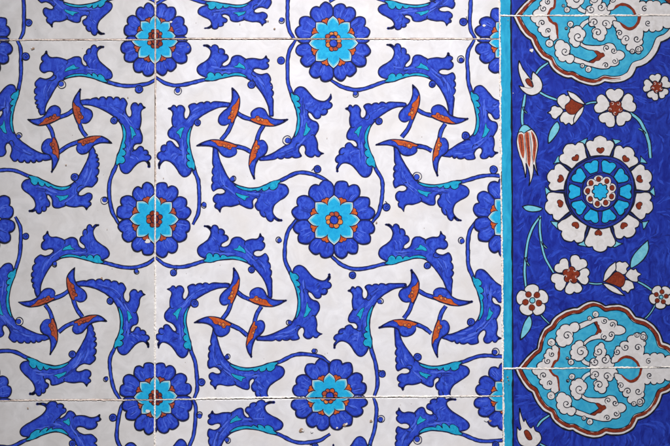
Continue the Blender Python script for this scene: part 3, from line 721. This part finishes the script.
rE = k(697.)
tile('border_tile', quad(wx, rE, h3, h4, (16, 368)), 'cobalt border tile with the big wheel rosette, white flowers and a red tulip', 'band', BG,
     [band(bx, 10, 375)]+border_motifs(ident, ('top', 'mid')), [(508,20,.5,'clay'),(531.5,50.5,2.0,'white'),(530.5,49.5,1.0,'clay'),(513,93,.5,'white')])
tile('border_tile', quad(wx, rE, k(-336.), h3, (-100, 15)), 'border tile at the top right corner showing only a sliver of medallion edge', 'band', BG,
     [band(bx, -110, 20)]+border_motifs(shift(-4, -352.6), ('low',)))
tile('border_tile', quad(wx, rE, h4, k(720.), (369, 600)), 'border tile at the bottom right with the lower half of the cloud medallion', 'band', BG,
     [band(bx, 362, 500)]+[medallion(shift(1.5, 352.6), 1.0, seed=8)]+border_motifs(shift(1.5, 352.5), ('mid',))[:2]+[jagged_lily()],
     [(507.5,377,1.0,'clay'),(508.5,380,.7,'clay'),(506,382,.6,'clay'),(509,384,.5,'clay')])

# ================================================================== wall and grout
def box(name, x0, x1, y0, y1, d0, d1, mat):
    V = [world(x, y, -d) for d in (d0, d1) for x, y in ((x0,y0),(x1,y0),(x1,y1),(x0,y1))]
    F = [[0,3,2,1],[4,5,6,7],[0,1,5,4],[1,2,6,5],[2,3,7,6],[3,0,4,7]]
    return mesh_object(name, V, F, [mat], [0]*6)
w = box('wall', -240, 740, -380, 800, 9.2, 60, M['mortar']); w['kind'] = 'structure'
GV, GF = [], []
def bead(fn, t0, t1, vert, wid, wvar, hgt, seed, drift=.5):
    """crumbling grout pressed into one joint: noisy edges, lumpy crown"""
    n = int(abs(t1-t0)/.42); m = 7; b = len(GV)
    for i in range(n+1):
        t = t0+(t1-t0)*i/n; cx = float(fn(t))
        N = lambda s, f: noise.noise(Vector((t*f, s, seed)))
        cx += N(0, .06)*drift+N(1, .3)*.25
        wl = wid*.5*(1+wvar*(1.3*N(2, .07)+.9*N(3, .4)+.35*N(8, 1.2))); wr = wid*.5*(1+wvar*(1.3*N(4, .07)+.9*N(5, .4)+.35*N(9, 1.2)))
        wl = max(.2, wl); wr = max(.2, wr)
        for j in range(m):
            u = j/(m-1)*2-1; off = u*(wl if u < 0 else wr)
            z = hgt*(1-abs(u)**2.2)*(1+.9*noise.noise(Vector((t*.5, u*1.5, seed+4)))+.7*noise.noise(Vector((t*1.4, u*2, seed+9))))
            z = max(z, .02) if abs(u) < .99 else -1.2
            x, y = (cx+off, t) if vert else (t, cx+off)
            GV.append(world(x, y, z))
    for i in range(n):
        for j in range(m-1):
            a = b+i*m+j; f = [a, a+1, a+m+1, a+m]
            GF.append(f if not vert else f[::-1])
bead(h1, -200, 154.6, False, 1.5, .8, .35, 1.1); bead(h1, 155.8, 499.5, False, 1.6, .8, .4, 2.3)
bead(vx, -110, 39, True, 1.8, .8, .45, 5.2); bead(vx, 39.6, 185, True, 1.3, .7, .3, 6.6)
bead(h2, -200, 154, False, 1.9, .8, .45, 3.7); ND = len(GF)
bead(h2, 155, 502.5, False, 2.2, .8, .55, 4.9)
bead(vx, 185, 399, True, 1.9, .8, .5, 6.9); bead(vx, 399, 610, True, 2.4, .8, .55, 7.4)
bead(wx, -110, 610, True, 2.3, .85, .5, 8.8)
bead(h3, 500.5, 700, False, 2.2, .8, .55, 9.1); bead(h4, 503.5, 700, False, 2.2, .8, .55, 10.3)
g = mesh_object('grout', GV, GF, [M['grout'], M['dirty']], [1 if i < ND else 0 for i in range(len(GF))], flat=False); g['kind'] = 'structure'

# ================================================================== light and camera
world_ = bpy.data.worlds.new('World'); bpy.context.scene.world = world_; world_.use_nodes = True
bgn = world_.node_tree.nodes['Background']; bgn.inputs[0].default_value = (.92, .95, 1, 1); bgn.inputs[1].default_value = .13
def lamp(name, loc, target, energy, size, spot=None, blend=1, col=(1, .985, .975)):
    l = bpy.data.lights.new(name, 'SPOT' if spot else 'AREA'); l.energy = energy; l.color = col
    if spot: l.spot_size = math.radians(spot); l.spot_blend = blend; l.shadow_soft_size = size
    else: l.shape = 'DISK'; l.size = size
    o = bpy.data.objects.new(name, l); C.objects.link(o); o.location = loc
    o.rotation_euler = (Vector(target)-Vector(loc)).to_track_quat('-Z', 'Y').to_euler()
    return o
lamp('vignette_key_spot', (.06, -1.55, 1.75), (.01, 0, .0), 372, .25, 29.8, 1)  # added, unseen key light; its narrow soft cone imitates lens vignetting
cam = bpy.data.cameras.new('camera'); co = bpy.data.objects.new('camera', cam); C.objects.link(co)
D = 1.7
co.location = (0, -D, 0); co.rotation_euler = (math.radians(90), 0, 0)
cam.sensor_fit = 'HORIZONTAL'; cam.angle = 2*math.atan(.335/D); cam.clip_start = .05; cam.clip_end = 100
sc = bpy.context.scene; sc.camera = co
sc.view_settings.view_transform = 'Standard'; sc.view_settings.look = 'None'; sc.view_settings.exposure = 0; sc.view_settings.gamma = 1
